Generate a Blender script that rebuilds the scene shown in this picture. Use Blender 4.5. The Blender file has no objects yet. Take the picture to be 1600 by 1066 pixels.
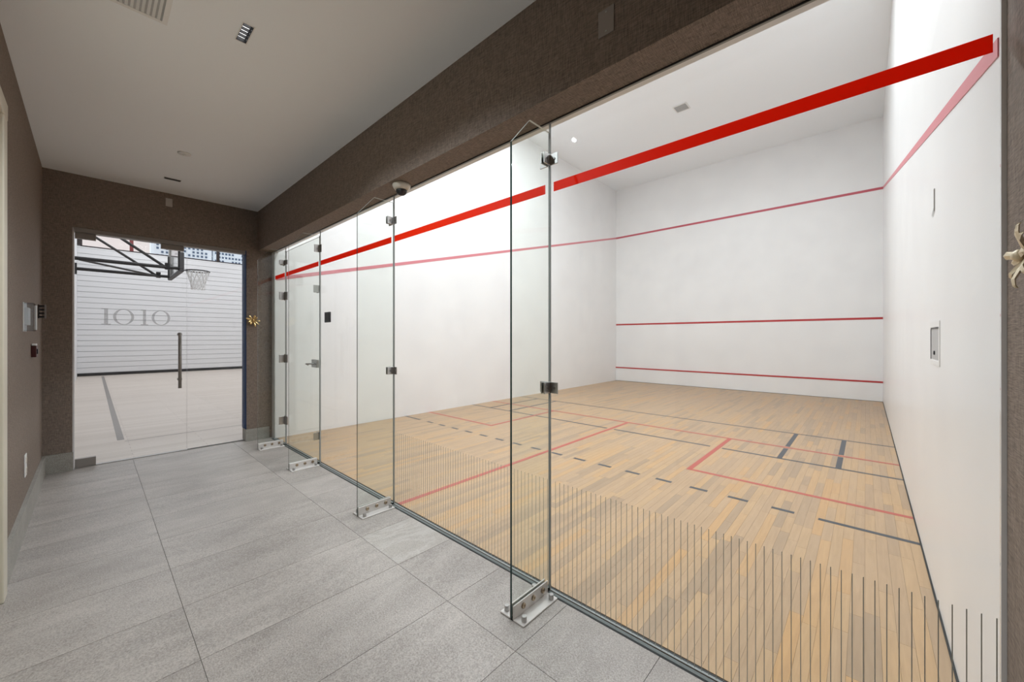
import bpy, bmesh, math, random
from mathutils import Vector
random.seed(7)
S = bpy.context.scene
COL = S.collection
PI = math.pi

# ------------------------------------------------------------------ camera
F_PX, YAW, HOR = 602.506, 0.7424, 528.06
CAM = (6.1189, -1.7364, 1.4111)
cam = bpy.data.cameras.new('camera')
cam.sensor_width = 36.0
cam.lens = F_PX / 1600 * 36
cam.shift_y = (HOR - 533.0) / 1600
cam.clip_start = 0.02
cam.clip_end = 2000
camo = bpy.data.objects.new('camera', cam)
COL.objects.link(camo)
camo.location = CAM
camo.rotation_euler = (PI / 2, 0, YAW)
S.camera = camo

# ------------------------------------------------------------------ world, exposure
W = bpy.data.worlds.new('sky')
S.world = W
W.use_nodes = True
W.node_tree.nodes['Background'].inputs[0].default_value = (0.86, 0.93, 1.0, 1)
W.node_tree.nodes['Background'].inputs[1].default_value = 1.0
S.view_settings.view_transform = 'Standard'
S.view_settings.look = 'None'
S.view_settings.gamma = 1
S.view_settings.use_curve_mapping = False
S.view_settings.exposure = 0.2
S.cycles.transparent_max_bounces = 40
S.cycles.max_bounces = 10
S.cycles.diffuse_bounces = 6
S.cycles.caustics_reflective = False
S.cycles.caustics_refractive = False
S.cycles.sample_clamp_indirect = 6

# ------------------------------------------------------------------ dimensions (metres)
CW, CD, CH = 6.4, 10.051, 6.292         # squash court: width X, depth Y, height
XE = -0.108                             # end wall of the corridor
LY = -2.08                              # left wall of the corridor
HY, HB, KH = -0.178, 2.62, 3.163        # header face, header underside, corridor ceiling
XR = 6.41                               # near end wall of the corridor
FINS = (0.47, 1.60, 3.165, 4.815)
GYX, GYL, GYR, GYH = -15.0, -2.1, 7.0, 7.2


def area(name, loc, sx, sy, watts, color=(1, 1, 1), rot=(0, 0, 0), spread=180):
    l = bpy.data.lights.new(name, 'AREA')
    l.shape = 'RECTANGLE'
    l.size, l.size_y = sx, sy
    l.energy = watts
    l.color = color
    l.spread = math.radians(spread)
    o = bpy.data.objects.new(name, l)
    COL.objects.link(o)
    o.location = loc
    o.rotation_euler = rot
    return o


COURT_W, GYM_W = 54.0, 51.0
COURT_LIGHTS = [(x, y) for y in (1.3, 4.5) for x in (1.9, 3.4, 4.9)]
for (x, y) in COURT_LIGHTS:
    area('court_lamp', (x, y, CH - 0.05), 1.15, 0.55, COURT_W, (0.89, 0.95, 1.0))
GYM_LIGHTS = [(x, y) for x in (-2.6, -6.6, -10.6, -13.6) for y in (0.0, 4.5)]
for (x, y) in GYM_LIGHTS:
    area('gym_lamp', (x, y, GYH - 0.07), 1.2, 1.2, GYM_W, (0.95, 0.97, 1.0))

# ------------------------------------------------------------------ materials
MATS = {}


def newmat(name):
    m = bpy.data.materials.new(name)
    m.use_nodes = True
    nt = m.node_tree
    b = nt.nodes['Principled BSDF']
    MATS[name] = m
    return m, nt, b


def L(nt, a, b):
    nt.links.new(a, b)


def plain(name, col, rough=0.5, metal=0.0, spec=0.5):
    m, nt, b = newmat(name)
    b.inputs['Base Color'].default_value = (*col, 1)
    b.inputs['Roughness'].default_value = rough
    b.inputs['Metallic'].default_value = metal
    b.inputs['Specular IOR Level'].default_value = spec
    return m


def math_node(nt, op, a=None, b=None, c=None):
    n = nt.nodes.new('ShaderNodeMath')
    n.operation = op
    for i, v in enumerate((a, b, c)):
        if v is None:
            continue
        if isinstance(v, (int, float)):
            n.inputs[i].default_value = v
        else:
            L(nt, v, n.inputs[i])
    return n.outputs[0]


def coords(nt, scale=(1, 1, 1), kind='Object'):
    tc = nt.nodes.new('ShaderNodeTexCoord')
    mp = nt.nodes.new('ShaderNodeMapping')
    mp.inputs['Scale'].default_value = scale
    L(nt, tc.outputs[kind], mp.inputs['Vector'])
    return mp.outputs[0]


def noise(nt, vec, scale, detail=2, rough=0.5, dist=0.0):
    n = nt.nodes.new('ShaderNodeTexNoise')
    n.inputs['Scale'].default_value = scale
    n.inputs['Detail'].default_value = detail
    n.inputs['Roughness'].default_value = rough
    n.inputs['Distortion'].default_value = dist
    if vec is not None:
        L(nt, vec, n.inputs['Vector'])
    return n.outputs[0]


def ramp(nt, fac, stops):
    r = nt.nodes.new('ShaderNodeValToRGB')
    while len(r.color_ramp.elements) < len(stops):
        r.color_ramp.elements.new(0.5)
    for e, (p, c) in zip(r.color_ramp.elements, stops):
        e.position = p
        e.color = (*c, 1) if len(c) == 3 else c
    L(nt, fac, r.inputs[0])
    return r.outputs[0]


def mixc(nt, fac, a, b, mode='MIX'):
    n = nt.nodes.new('ShaderNodeMix')
    n.data_type = 'RGBA'
    n.blend_type = mode
    if isinstance(fac, (int, float)):
        n.inputs[0].default_value = fac
    else:
        L(nt, fac, n.inputs[0])
    for i, v in ((6, a), (7, b)):
        if isinstance(v, tuple):
            n.inputs[i].default_value = (*v, 1)
        else:
            L(nt, v, n.inputs[i])
    return n.outputs[2]


def bump(nt, b, height, strength=0.2, dist=0.01):
    n = nt.nodes.new('ShaderNodeBump')
    n.inputs['Strength'].default_value = strength
    n.inputs['Distance'].default_value = dist
    L(nt, height, n.inputs['Height'])
    L(nt, n.outputs[0], b.inputs['Normal'])


# woven wall covering: fine crossed threads, horizontal and vertical
def linen(name, dark, light):
    m, nt, b = newmat(name)
    h = noise(nt, coords(nt, (26, 26, 400)), 1.0, 2, 0.6)
    v = noise(nt, coords(nt, (400, 26, 26)), 1.0, 2, 0.6)
    w = noise(nt, coords(nt, (26, 400, 26)), 1.0, 2, 0.6)
    # only the two thread directions that lie in the wall's own plane
    ge = nt.nodes.new('ShaderNodeNewGeometry')
    sx = nt.nodes.new('ShaderNodeSeparateXYZ')
    L(nt, ge.outputs['True Normal'], sx.inputs[0])
    s = None
    for tex, ax in ((v, 0), (w, 1), (h, 2)):
        k = math_node(nt, 'SUBTRACT', 1.0, math_node(nt, 'ABSOLUTE', sx.outputs[ax]))
        p = math_node(nt, 'MULTIPLY', tex, k)
        s = p if s is None else math_node(nt, 'ADD', s, p)
    col = ramp(nt, math_node(nt, 'MULTIPLY', s, 0.5), [(0.30, dark), (0.70, light)])
    L(nt, col, b.inputs['Base Color'])
    b.inputs['Roughness'].default_value = 0.75
    b.inputs['Specular IOR Level'].default_value = 0.25
    bump(nt, b, s, 0.25, 0.002)
    return m


linen('wallcovering', (0.085, 0.065, 0.053), (0.365, 0.292, 0.242))

# white sprayed court plaster, a little glossy
m, nt, b = newmat('court_white')
n1 = noise(nt, coords(nt), 1.6, 3, 0.6)
L(nt, ramp(nt, n1, [(0.3, (0.80, 0.80, 0.805)), (0.7, (0.85, 0.85, 0.85))]), b.inputs['Base Color'])
b.inputs['Roughness'].default_value = 0.33
b.inputs['Specular IOR Level'].default_value = 0.35
bump(nt, b, noise(nt, coords(nt), 9, 3), 0.05, 0.004)

m, nt, b = newmat('ceiling_paint')
b.inputs['Base Color'].default_value = (0.90, 0.93, 0.96, 1)
b.inputs['Roughness'].default_value = 0.8
bump(nt, b, noise(nt, coords(nt), 60, 2), 0.04, 0.002)

plain('gym_white', (0.74, 0.745, 0.76), 0.6)
plain('gym_grey', (0.45, 0.46, 0.47), 0.6)
plain('black', (0.015, 0.015, 0.017), 0.45)
plain('rubber', (0.02, 0.022, 0.022), 0.6)
plain('grout', (0.16, 0.15, 0.14), 0.9)
plain('floor_gap', (0.06, 0.04, 0.025), 0.9)


# honed grey stone; tone differs a little from slab to slab
def stone(name, lo, hi, rough=0.42, vein=0.0):
    m, nt, b = newmat(name)
    oi = nt.nodes.new('ShaderNodeObjectInfo')
    off = math_node(nt, 'MULTIPLY', oi.outputs['Random'], 37.0)
    tc = nt.nodes.new('ShaderNodeTexCoord')
    add = nt.nodes.new('ShaderNodeVectorMath')
    L(nt, tc.outputs['Object'], add.inputs[0])
    cmb = nt.nodes.new('ShaderNodeCombineXYZ')
    L(nt, off, cmb.inputs[2])
    L(nt, cmb.outputs[0], add.inputs[1])
    vec = add.outputs[0]
    mp = nt.nodes.new('ShaderNodeMapping')
    mp.inputs['Scale'].default_value = (1.0, 0.35, 1.0)
    mp.inputs['Rotation'].default_value = (0, 0, 0.25)
    L(nt, vec, mp.inputs['Vector'])
    cloud = noise(nt, mp.outputs[0], 4.5, 4, 0.62, 0.4)
    speck = noise(nt, vec, 150, 2, 0.7)
    veins = noise(nt, mp.outputs[0], 3.2, 6, 0.7, 1.6)
    t = math_node(nt, 'MULTIPLY_ADD', speck, 0.85, math_node(nt, 'MULTIPLY', cloud, 0.45))
    col = ramp(nt, t, [(0.48, lo), (0.80, hi)])
    vf = math_node(nt, 'ABSOLUTE', math_node(nt, 'SUBTRACT', veins, 0.5))
    vm = ramp(nt, vf, [(0.0, (1, 1, 1)), (0.02 + vein * 0.02, (0, 0, 0))])
    bw = nt.nodes.new('ShaderNodeRGBToBW')
    L(nt, vm, bw.inputs[0])
    col = mixc(nt, math_node(nt, 'MULTIPLY', bw.outputs[0], 0.12 + vein * 0.4), col, (0.62, 0.60, 0.57))
    tone = math_node(nt, 'MULTIPLY_ADD', oi.outputs['Random'], 0.12, 0.94)
    hsv = nt.nodes.new('ShaderNodeHueSaturation')
    L(nt, tone, hsv.inputs['Value'])
    L(nt, col, hsv.inputs['Color'])
    pits = noise(nt, vec, 26, 3, 0.75, 0.6)
    pm = math_node(nt, 'GREATER_THAN', pits, 0.735)
    col = mixc(nt, math_node(nt, 'MULTIPLY', pm, 0.6), hsv.outputs[0], (0.10, 0.09, 0.085))
    L(nt, col, b.inputs['Base Color'])
    b.inputs['Roughness'].default_value = rough
    b.inputs['Specular IOR Level'].default_value = 0.45
    bump(nt, b, math_node(nt, 'MULTIPLY_ADD', speck, 0.6, cloud), 0.22, 0.003)
    return m


stone('stone_tile', (0.246, 0.220, 0.200), (0.478, 0.434, 0.400))
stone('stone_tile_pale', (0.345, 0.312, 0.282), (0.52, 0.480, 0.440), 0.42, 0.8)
stone('stone_skirting', (0.25, 0.235, 0.205), (0.43, 0.41, 0.37), 0.45)


# maple strips; 'tone' is stored on each strip
def wood(name, stops, rough=0.34):
    m, nt, b = newmat(name)
    at = nt.nodes.new('ShaderNodeAttribute')
    at.attribute_name = 'tone'
    tc = nt.nodes.new('ShaderNodeTexCoord')
    cmb = nt.nodes.new('ShaderNodeCombineXYZ')
    L(nt, math_node(nt, 'MULTIPLY', at.outputs['Fac'], 91.0), cmb.inputs[2])
    add = nt.nodes.new('ShaderNodeVectorMath')
    L(nt, tc.outputs['Object'], add.inputs[0])
    L(nt, cmb.outputs[0], add.inputs[1])
    mp = nt.nodes.new('ShaderNodeMapping')
    mp.inputs['Scale'].default_value = (26, 1.6, 1)
    L(nt, add.outputs[0], mp.inputs['Vector'])
    grain = noise(nt, mp.outputs[0], 2.2, 5, 0.65, 0.5)
    wear = noise(nt, coords(nt, (1, 0.5, 1)), 1.1, 4, 0.6)
    base = ramp(nt, at.outputs['Fac'], stops)
    g = ramp(nt, grain, [(0.25, (0.80, 0.78, 0.75)), (0.75, (1.08, 1.08, 1.08))])
    col = mixc(nt, 1.0, base, g, 'MULTIPLY')
    col = mixc(nt, math_node(nt, 'MULTIPLY', wear, 0.6), col, (0.46, 0.340, 0.238))
    L(nt, col, b.inputs['Base Color'])
    b.inputs['Roughness'].default_value = rough
    b.inputs['Specular IOR Level'].default_value = 0.35
    return m


wood('maple', [(0.0, (0.320, 0.230, 0.148)), (0.2, (0.425, 0.287, 0.168)), (0.5, (0.462, 0.311, 0.178)),
               (0.82, (0.50, 0.325, 0.165)), (1.0, (0.54, 0.312, 0.125))], 0.36)

# pale gym floor: strips too narrow to see one by one at that distance
m, nt, b = newmat('gym_maple')
tc = nt.nodes.new('ShaderNodeTexCoord')
mp = nt.nodes.new('ShaderNodeMapping')
mp.inputs['Rotation'].default_value = (0, 0, PI / 2)
L(nt, tc.outputs['Object'], mp.inputs['Vector'])
bk = nt.nodes.new('ShaderNodeTexBrick')
bk.inputs['Scale'].default_value = 1
bk.inputs['Brick Width'].default_value = 1.4
bk.inputs['Row Height'].default_value = 0.10
bk.inputs['Mortar Size'].default_value = 0.004
bk.inputs['Color1'].default_value = (0.50, 0.43, 0.37, 1)
bk.inputs['Color2'].default_value = (0.60, 0.53, 0.47, 1)
bk.inputs['Mortar'].default_value = (0.36, 0.30, 0.26, 1)
L(nt, mp.outputs[0], bk.inputs['Vector'])
gr = noise(nt, coords(nt, (22, 1.2, 1)), 1.6, 4)
L(nt, mixc(nt, math_node(nt, 'MULTIPLY', gr, 0.5), bk.outputs[0], (0.62, 0.56, 0.51)), b.inputs['Base Color'])
b.inputs['Roughness'].default_value = 0.38


# clear glass: Schlick reflection over a lightly tinted transparency
def glass(name, tint, f0=0.04):
    m = bpy.data.materials.new(name)
    m.use_nodes = True
    nt = m.node_tree
    nt.nodes.remove(nt.nodes['Principled BSDF'])
    out = nt.nodes['Material Output']
    lw = nt.nodes.new('ShaderNodeLayerWeight')
    p5 = math_node(nt, 'POWER', lw.outputs['Facing'], 6.0)
    # layer weight 'Facing' with blend 0.5 is 1-|cos|
    fr = math_node(nt, 'MULTIPLY_ADD', p5, 1 - f0, f0)
    tr = nt.nodes.new('ShaderNodeBsdfTransparent')
    tr.inputs[0].default_value = (*tint, 1)
    gl = nt.nodes.new('ShaderNodeBsdfGlossy')
    gl.inputs['Roughness'].default_value = 0.0
    mx = nt.nodes.new('ShaderNodeMixShader')
    L(nt, fr, mx.inputs[0])
    L(nt, tr.outputs[0], mx.inputs[1])
    L(nt, gl.outputs[0], mx.inputs[2])
    L(nt, mx.outputs[0], out.inputs['Surface'])
    MATS[name] = m
    return m


glass('glass', (0.985, 0.992, 0.988), 0.02)
glass('fin_glass', (0.962, 0.980, 0.966), 0.025)
glass('door_glass', (0.985, 0.99, 0.988), 0.03)
glass('plastic_clear', (0.93, 0.95, 0.97), 0.06)
plain('glass_edge', (0.012, 0.040, 0.036), 0.12)
plain('glass_joint', (0.30, 0.32, 0.31), 0.35)
glass('window_glass', (0.99, 0.99, 0.99), 0.0015)
plain('glass_edge_lit', (0.84, 0.90, 0.87), 0.2)  # fin chamfers and tops: light passing through the glass, painted as pale colour

# frosted letters on the gym door
m = bpy.data.materials.new('frost')
m.use_nodes = True
nt = m.node_tree
b = nt.nodes['Principled BSDF']
b.inputs['Base Color'].default_value = (0.30, 0.30, 0.30, 1)
tr = nt.nodes.new('ShaderNodeBsdfTransparent')
mx = nt.nodes.new('ShaderNodeMixShader')
mx.inputs[0].default_value = 0.24
L(nt, tr.outputs[0], mx.inputs[1])
L(nt, b.outputs[0], mx.inputs[2])
L(nt, mx.outputs[0], nt.nodes['Material Output'].inputs['Surface'])
MATS['frost'] = m


# brushed stainless steel
def steel(name, col, rough):
    m, nt, b = newmat(name)
    b.inputs['Metallic'].default_value = 1.0
    n = noise(nt, coords(nt, (40, 900, 40)), 1.0, 2)
    L(nt, ramp(nt, n, [(0.3, tuple(c * 0.9 for c in col)), (0.7, col)]), b.inputs['Base Color'])
    b.inputs['Roughness'].default_value = rough
    return m


steel('steel', (0.50, 0.49, 0.48), 0.34)
steel('steel_dark', (0.34, 0.33, 0.32), 0.35)
plain('channel_grey', (0.13, 0.15, 0.145), 0.4)
plain('shoe_metal', (0.72, 0.69, 0.66), 0.38, 0.35)
steel('brass_bolt', (0.45, 0.36, 0.26), 0.3)
m, nt, b = newmat('tape_red')          # thin vinyl, light from the court shines through it
b.inputs['Base Color'].default_value = (0.80, 0.055, 0.004, 1)
b.inputs['Roughness'].default_value = 0.5
tl = nt.nodes.new('ShaderNodeBsdfTranslucent')
tl.inputs[0].default_value = (0.95, 0.065, 0.003, 1)
mx = nt.nodes.new('ShaderNodeMixShader')
mx.inputs[0].default_value = 0.6
L(nt, b.outputs[0], mx.inputs[1])
L(nt, tl.outputs[0], mx.inputs[2])
L(nt, mx.outputs[0], nt.nodes['Material Output'].inputs['Surface'])
plain('line_red_glare', (0.62, 0.22, 0.25), 0.45)  # red side-wall lines with the washed-out glare put into the colour
plain('line_red', (0.46, 0.035, 0.04), 0.45)
plain('line_rose', (0.50, 0.085, 0.115), 0.45)
plain('floor_red', (0.43, 0.090, 0.068), 0.4)
plain('floor_black', (0.052, 0.062, 0.075), 0.4)
plain('stripe_grey', (0.40, 0.39, 0.34), 0.6)
plain('blue_trim', (0.008, 0.045, 0.15), 0.6, 0, 0.2)
plain('cream_paint', (0.62, 0.57, 0.47), 0.45)
plain('casing_white', (0.72, 0.70, 0.70), 0.45)
plain('white_plastic', (0.80, 0.80, 0.79), 0.4)
plain('ivory_plastic', (0.66, 0.62, 0.54), 0.4)
plain('taupe_plate', (0.30, 0.265, 0.24), 0.5)
plain('pale_plate', (0.50, 0.46, 0.42), 0.5)
plain('grey_plate', (0.30, 0.285, 0.27), 0.5)
plain('grey_bronze', (0.29, 0.265, 0.245), 0.4, 0.2)
plain('charcoal', (0.05, 0.05, 0.055), 0.5)
plain('dark_red', (0.055, 0.008, 0.008), 0.4)
plain('gold', (0.72, 0.52, 0.24), 0.28, 0.85)
plain('bone_gold', (0.78, 0.67, 0.48), 0.35, 0.25)
plain('maroon', (0.11, 0.018, 0.012), 0.4)
plain('window_frame', (0.02, 0.012, 0.012), 0.5)
plain('window_red', (0.16, 0.012, 0.014), 0.5)
plain('net_white', (0.85, 0.85, 0.85), 0.8)
plain('pad_grey', (0.075, 0.075, 0.08), 0.6)
plain('tower_white', (0.80, 0.83, 0.87), 0.7)
plain('tower_pink', (0.90, 0.76, 0.70), 0.8)
plain('tower_window', (0.10, 0.14, 0.21), 0.2)
plain('gym_line', (0.20, 0.18, 0.165), 0.4)
plain('vent_grey', (0.46, 0.46, 0.46), 0.6)


def emit(name, col, s):
    m, nt, b = newmat(name)
    b.inputs['Base Color'].default_value = (*col, 1)
    b.inputs['Emission Color'].default_value = (*col, 1)
    b.inputs['Emission Strength'].default_value = s
    return m


emit('lamp_lens', (1.0, 1.0, 1.0), 2.5)
emit('lamp_diffuser', (1.0, 0.98, 0.95), 1.5)


# ------------------------------------------------------------------ mesh helpers
class MB:
    """collects shapes and builds them as one mesh object"""

    def __init__(self):
        self.v, self.f, self.mi = [], [], []

    def add(self, vs, fs, mi=0):
        o = len(self.v)
        self.v += [tuple(p) for p in vs]
        for f in fs:
            self.f.append(tuple(i + o for i in f))
            self.mi.append(mi)
        return self

    def box(self, a, b_, mi=0):
        x0, y0, z0 = (min(a[i], b_[i]) for i in range(3))
        x1, y1, z1 = (max(a[i], b_[i]) for i in range(3))
        vs = [(x0, y0, z0), (x1, y0, z0), (x1, y1, z0), (x0, y1, z0), (x0, y0, z1), (x1, y0, z1), (x1, y1, z1), (x0, y1, z1)]
        return self.add(vs, [(0, 3, 2, 1), (4, 5, 6, 7), (0, 1, 5, 4), (1, 2, 6, 5), (2, 3, 7, 6), (3, 0, 4, 7)], mi)

    def bbox(self, a, b_, r=0.004, seg=2, mi=0):
        """box with rounded edges"""
        bm = bmesh.new()
        lo = Vector([min(a[i], b_[i]) for i in range(3)])
        hi = Vector([max(a[i], b_[i]) for i in range(3)])
        bmesh.ops.create_cube(bm, size=1)
        for v in bm.verts:
            v.co = Vector([lo[i] + (v.co[i] + 0.5) * (hi[i] - lo[i]) for i in range(3)])
        bmesh.ops.bevel(bm, geom=bm.edges[:], offset=r, segments=seg, affect='EDGES', profile=0.5)
        return self.bm(bm, mi)

    def bm(self, bm, mi=0):
        bm.verts.index_update()
        self.add([v.co[:] for v in bm.verts], [[v.index for v in f.verts] for f in bm.faces], mi)
        bm.free()
        return self

    def tube(self, p, q, r, n=10, r2=None, mi=0):
        p, q = Vector(p), Vector(q)
        r2 = r if r2 is None else r2
        d = (q - p).normalized()
        u = d.orthogonal().normalized()
        w = d.cross(u)
        vs = []
        for c, rr in ((p, r), (q, r2)):
            for k in range(n):
                a = 2 * PI * k / n
                vs.append(c + (u * math.cos(a) + w * math.sin(a)) * rr)
        fs = [(k, (k + 1) % n, n + (k + 1) % n, n + k) for k in range(n)]
        fs += [tuple(reversed(range(n))), tuple(range(n, 2 * n))]
        return self.add(vs, fs, mi)

    def lathe(self, c, axis, prof, n=20, mi=0):
        """prof: list of (radius, along axis)"""
        c, d = Vector(c), Vector(axis).normalized()
        u = d.orthogonal().normalized()
        w = d.cross(u)
        vs = []
        for (r, h) in prof:
            for k in range(n):
                a = 2 * PI * k / n
                vs.append(c + d * h + (u * math.cos(a) + w * math.sin(a)) * max(r, 1e-5))
        fs = []
        for j in range(len(prof) - 1):
            for k in range(n):
                k2 = (k + 1) % n
                fs.append((j * n + k, j * n + k2, (j + 1) * n + k2, (j + 1) * n + k))
        fs.append(tuple(reversed(range(n))))
        fs.append(tuple(range((len(prof) - 1) * n, len(prof) * n)))
        return self.add(vs, fs, mi)

    def prism(self, poly, off, mi=0, side=None):
        """polygon (3-D points) pushed along off; side faces may take another material"""
        n = len(poly)
        off = Vector(off)
        vs = [Vector(p) for p in poly] + [Vector(p) + off for p in poly]
        self.add(vs, [tuple(range(n)), tuple(reversed(range(n, 2 * n)))], mi)
        o = len(self.v) - 2 * n
        for k in range(n):
            self.f.append((o + k, o + n + k, o + n + (k + 1) % n, o + (k + 1) % n))
            self.mi.append(mi if side is None else (side[k] if isinstance(side, (list, tuple)) else side))
        return self

    def mesh(self, name, mats):
        me = bpy.data.meshes.new(name)
        me.from_pydata(self.v, [], self.f)
        for mm in (mats if isinstance(mats, (list, tuple)) else [mats]):
            me.materials.append(MATS[mm])
        me.polygons.foreach_set('material_index', self.mi)
        b = bmesh.new()
        b.from_mesh(me)
        bmesh.ops.recalc_face_normals(b, faces=b.faces)
        b.to_mesh(me)
        b.free()
        me.update()
        return me

    def build(self, name, mats, parent=None, smooth=False):
        me = self.mesh(name, mats)
        if smooth:
            for p in me.polygons:
                p.use_smooth = True
        return link(name, me, parent)


def link(name, data, parent=None, loc=None):
    o = bpy.data.objects.new(name, data)
    COL.objects.link(o)
    if loc is not None:
        o.location = loc
    if parent is not None:
        o.parent = parent
        # children are modelled in world space; the root may sit elsewhere
        o.matrix_parent_inverse = parent_inv(parent)
    return o


def parent_inv(p):
    from mathutils import Matrix
    m = Matrix.Translation(p.location)
    q = p.parent
    while q is not None:
        q = None
    return m.inverted()


def tag(o, label, cat, group=None):
    o['label'] = label
    o['category'] = cat
    if group:
        o['group'] = group
    return o


def struct(o, label=None, cat=None):
    o['kind'] = 'structure'
    if label:
        o['label'] = label
        o['category'] = cat
    return o


def thing(name, loc, label, cat, group=None):
    o = bpy.data.objects.new(name, None)
    o.empty_display_size = 0.1
    COL.objects.link(o)
    o.location = loc
    return tag(o, label, cat, group)


def box(name, a, b_, mat, parent=None):
    return MB().box(a, b_, 0).build(name, mat, parent)


def proj(p):
    dx, dy, dz = (p[i] - CAM[i] for i in range(3))
    s, c = math.sin(YAW), math.cos(YAW)
    dep = -dx * s + dy * c
    r = dx * c + dy * s
    if dep < 0.05:
        return None
    return 800 + F_PX * r / dep, HOR - F_PX * dz / dep, dep


# ================================================================== SETTING
# ---- corridor floor: bed of grout with stone slabs on it
floor = struct(box('floor', (XE - 0.06, LY - 0.1, -0.10), (XR, -0.035, -0.003), 'grout'),
               'grey stone slab floor of the corridor', 'floor')
xs = [-0.45 + 0.4915 * k for k in range(15)]
ys = [(LY, -1.413), (-1.413, -0.447), (-0.447, -0.037)]
for j, (y0, y1) in enumerate(ys):
    for i in range(len(xs) - 1):
        x0, x1 = max(xs[i], XE - 0.06), min(xs[i + 1], XR)
        if x1 - x0 < 0.02:
            continue
        g = 0.0012
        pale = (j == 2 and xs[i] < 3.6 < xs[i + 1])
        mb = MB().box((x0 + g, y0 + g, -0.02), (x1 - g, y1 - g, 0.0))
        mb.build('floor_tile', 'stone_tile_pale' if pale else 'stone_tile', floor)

# ---- court floor: maple strips running from the glass to the front wall
cf = struct(box('floor_court', (0, -0.03, -0.10), (CW, CD, -0.006), 'floor_gap'),
            'maple strip floor of the squash court', 'floor')
NS = 112
pw = CW / NS
planks = []
for i in range(NS):
    y = 0.02 - random.uniform(0, 0.9)
    while y < CD:
        ln = random.choice((0.35, 0.5, 0.65, 0.8, 0.95, 1.15)) * random.uniform(0.85, 1.15)
        a, e = max(y, 0.03), min(y + ln, CD)
        if e - a > 0.03:
            planks.append((i * pw, (i + 1) * pw, a, e, random.random()))
        y += ln


def shown(p):
    c = proj(((p[0] + p[1]) / 2, max(p[2], (p[2] + p[3]) / 2), 0))
    if c is None or not (-40 < c[0] < 1640) or c[1] > 1120:
        return 0
    return (p[3] - p[2]) / c[2] ** 3


planks.sort(key=shown, reverse=True)


def plank_mesh(lst):
    mb, tones = MB(), []
    g = 0.0004
    for (x0, x1, a, e, t) in lst:
        mb.box((x0 + g, a + g, -0.005), (x1 - g, e - g, 0.0))
        tones += [t] * 6
    me = mb.mesh('plank', 'maple')
    at = me.attributes.new('tone', 'FLOAT', 'FACE')
    at.data.foreach_set('value', tones)
    return me


for p in planks[:300]:
    link('plank', plank_mesh([p]), cf)
rest = link('far_planks', plank_mesh(planks[300:]), cf)
rest['kind'] = 'stuff'


# painted lines on the court floor
def fline(x0, x1, y0, y1, mat, h=0.0008, name='painted_line'):
    return box(name, (x0, y0, 0.0001), (x1, y1, h), mat, cf)


RL, BL = 'floor_red', 'floor_black'
yb1, yr1, yb2, yr2, yb3 = 5.262, 4.307, 3.708, 2.608, 2.091
fline(0, CW, yb1 - 0.022, yb1 + 0.022, BL)
fline(0, CW, yr1 - 0.025, yr1 + 0.025, RL, 0.0011)
fline(0, CW / 2 - 0.06, yb2 - 0.022, yb2 + 0.022, BL)
fline(CW / 2 - 0.06 + 0.12, 4.695 - 0.07, yb2 - 0.022, yb2 + 0.022, BL)
fline(4.695 + 0.07, CW, yb2 - 0.022, yb2 + 0.022, BL)
fline(CW / 2 - 0.025, CW / 2 + 0.025, 0.03, yr1 - 0.025, RL, 0.0014)
for (a, e) in ((0, 1.705), (4.695, CW)):
    fline(a, e, yr2 - 0.025, yr2 + 0.025, RL)
for x in (1.68, 4.72):
    fline(x - 0.025, x + 0.025, yr2 + 0.025, yr1 - 0.025, RL, 0.0014)
for x in (0.52, 1.035, 5.37, 5.90):
    for (a, e) in ((yb2 + 0.022, yr1 - 0.06), (yr1 + 0.06, yb1 - 0.022)) if x > 3 else ((yb2 + 0.022, yb1 - 0.022),):
        fline(x - 0.025, x + 0.025, a, e, BL, 0.0010)
fline(0, 0.465, yb3 - 0.022, yb3 + 0.022, BL)
fline(5.846, CW, yb3 - 0.022, yb3 + 0.022, BL)
for k in range(16):
    x = 0.672 + 0.3245 * k
    fline(x, x + 0.155, yb3 - 0.022, yb3 + 0.022, BL, name='painted_dash')

# ---- court walls and ceiling
wl = struct(box('wall_court_left', (-0.10, -0.005, -0.10), (0, CD + 0.1, CH), 'court_white'), 'white left side wall of the squash court', 'wall')
wr = struct(box('wall_court_right', (CW, -0.005, -0.10), (CW + 0.12, CD + 0.1, CH), 'court_white'), 'white right side wall of the squash court', 'wall')
wf = struct(box('wall_court_front', (0, CD, -0.10), (CW, CD + 0.1, CH), 'court_white'), 'white front wall of the squash court', 'wall')
wb = struct(box('wall_court_back', (0, 0.012, HB), (CW, 0.05, CH), 'court_white'), 'white wall over the glass inside the court', 'wall')
cc = struct(box('ceiling_court', (-0.1, 0.012, CH), (CW + 0.12, CD + 0.1, CH + 0.1), 'ceiling_paint'), 'white ceiling of the squash court', 'ceiling')
# dark strips drawn in place of the shadow gap between floor and walls
struct(box('trim_1', (CW - 0.008, 0.03, 0.0002), (CW - 0.0005, CD - 0.02, 0.007), 'rubber'), 'dark strip drawn as the shadow gap along foot of right court wall', 'trim')
struct(box('trim_2', (0.01, CD - 0.030, 0.0002), (CW - 0.009, CD - 0.0235, 0.006), 'rubber'), 'dark strip drawn as the shadow gap along foot of front court wall', 'trim')

# front wall: low striking board and the three red lines
tb = thing('tin_board', (CW / 2, CD, 0), 'white striking board low on front court wall under lowest red line', 'board')
MB().box((0.002, CD - 0.022, 0.006), (CW - 0.002, CD - 0.001, 0.415)).build('panel', 'court_white', tb)
MB().box((0.002, CD - 0.030, 0.415), (CW - 0.002, CD - 0.001, 0.450)).build('top_strip', 'line_red', tb)
box('painted_line', (0.002, CD - 0.004, 1.822), (CW - 0.002, CD, 1.870), 'line_red', wf)
box('painted_line', (0.002, CD - 0.004, 4.690), (CW - 0.002, CD, 4.745), 'line_rose', wf)


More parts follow.
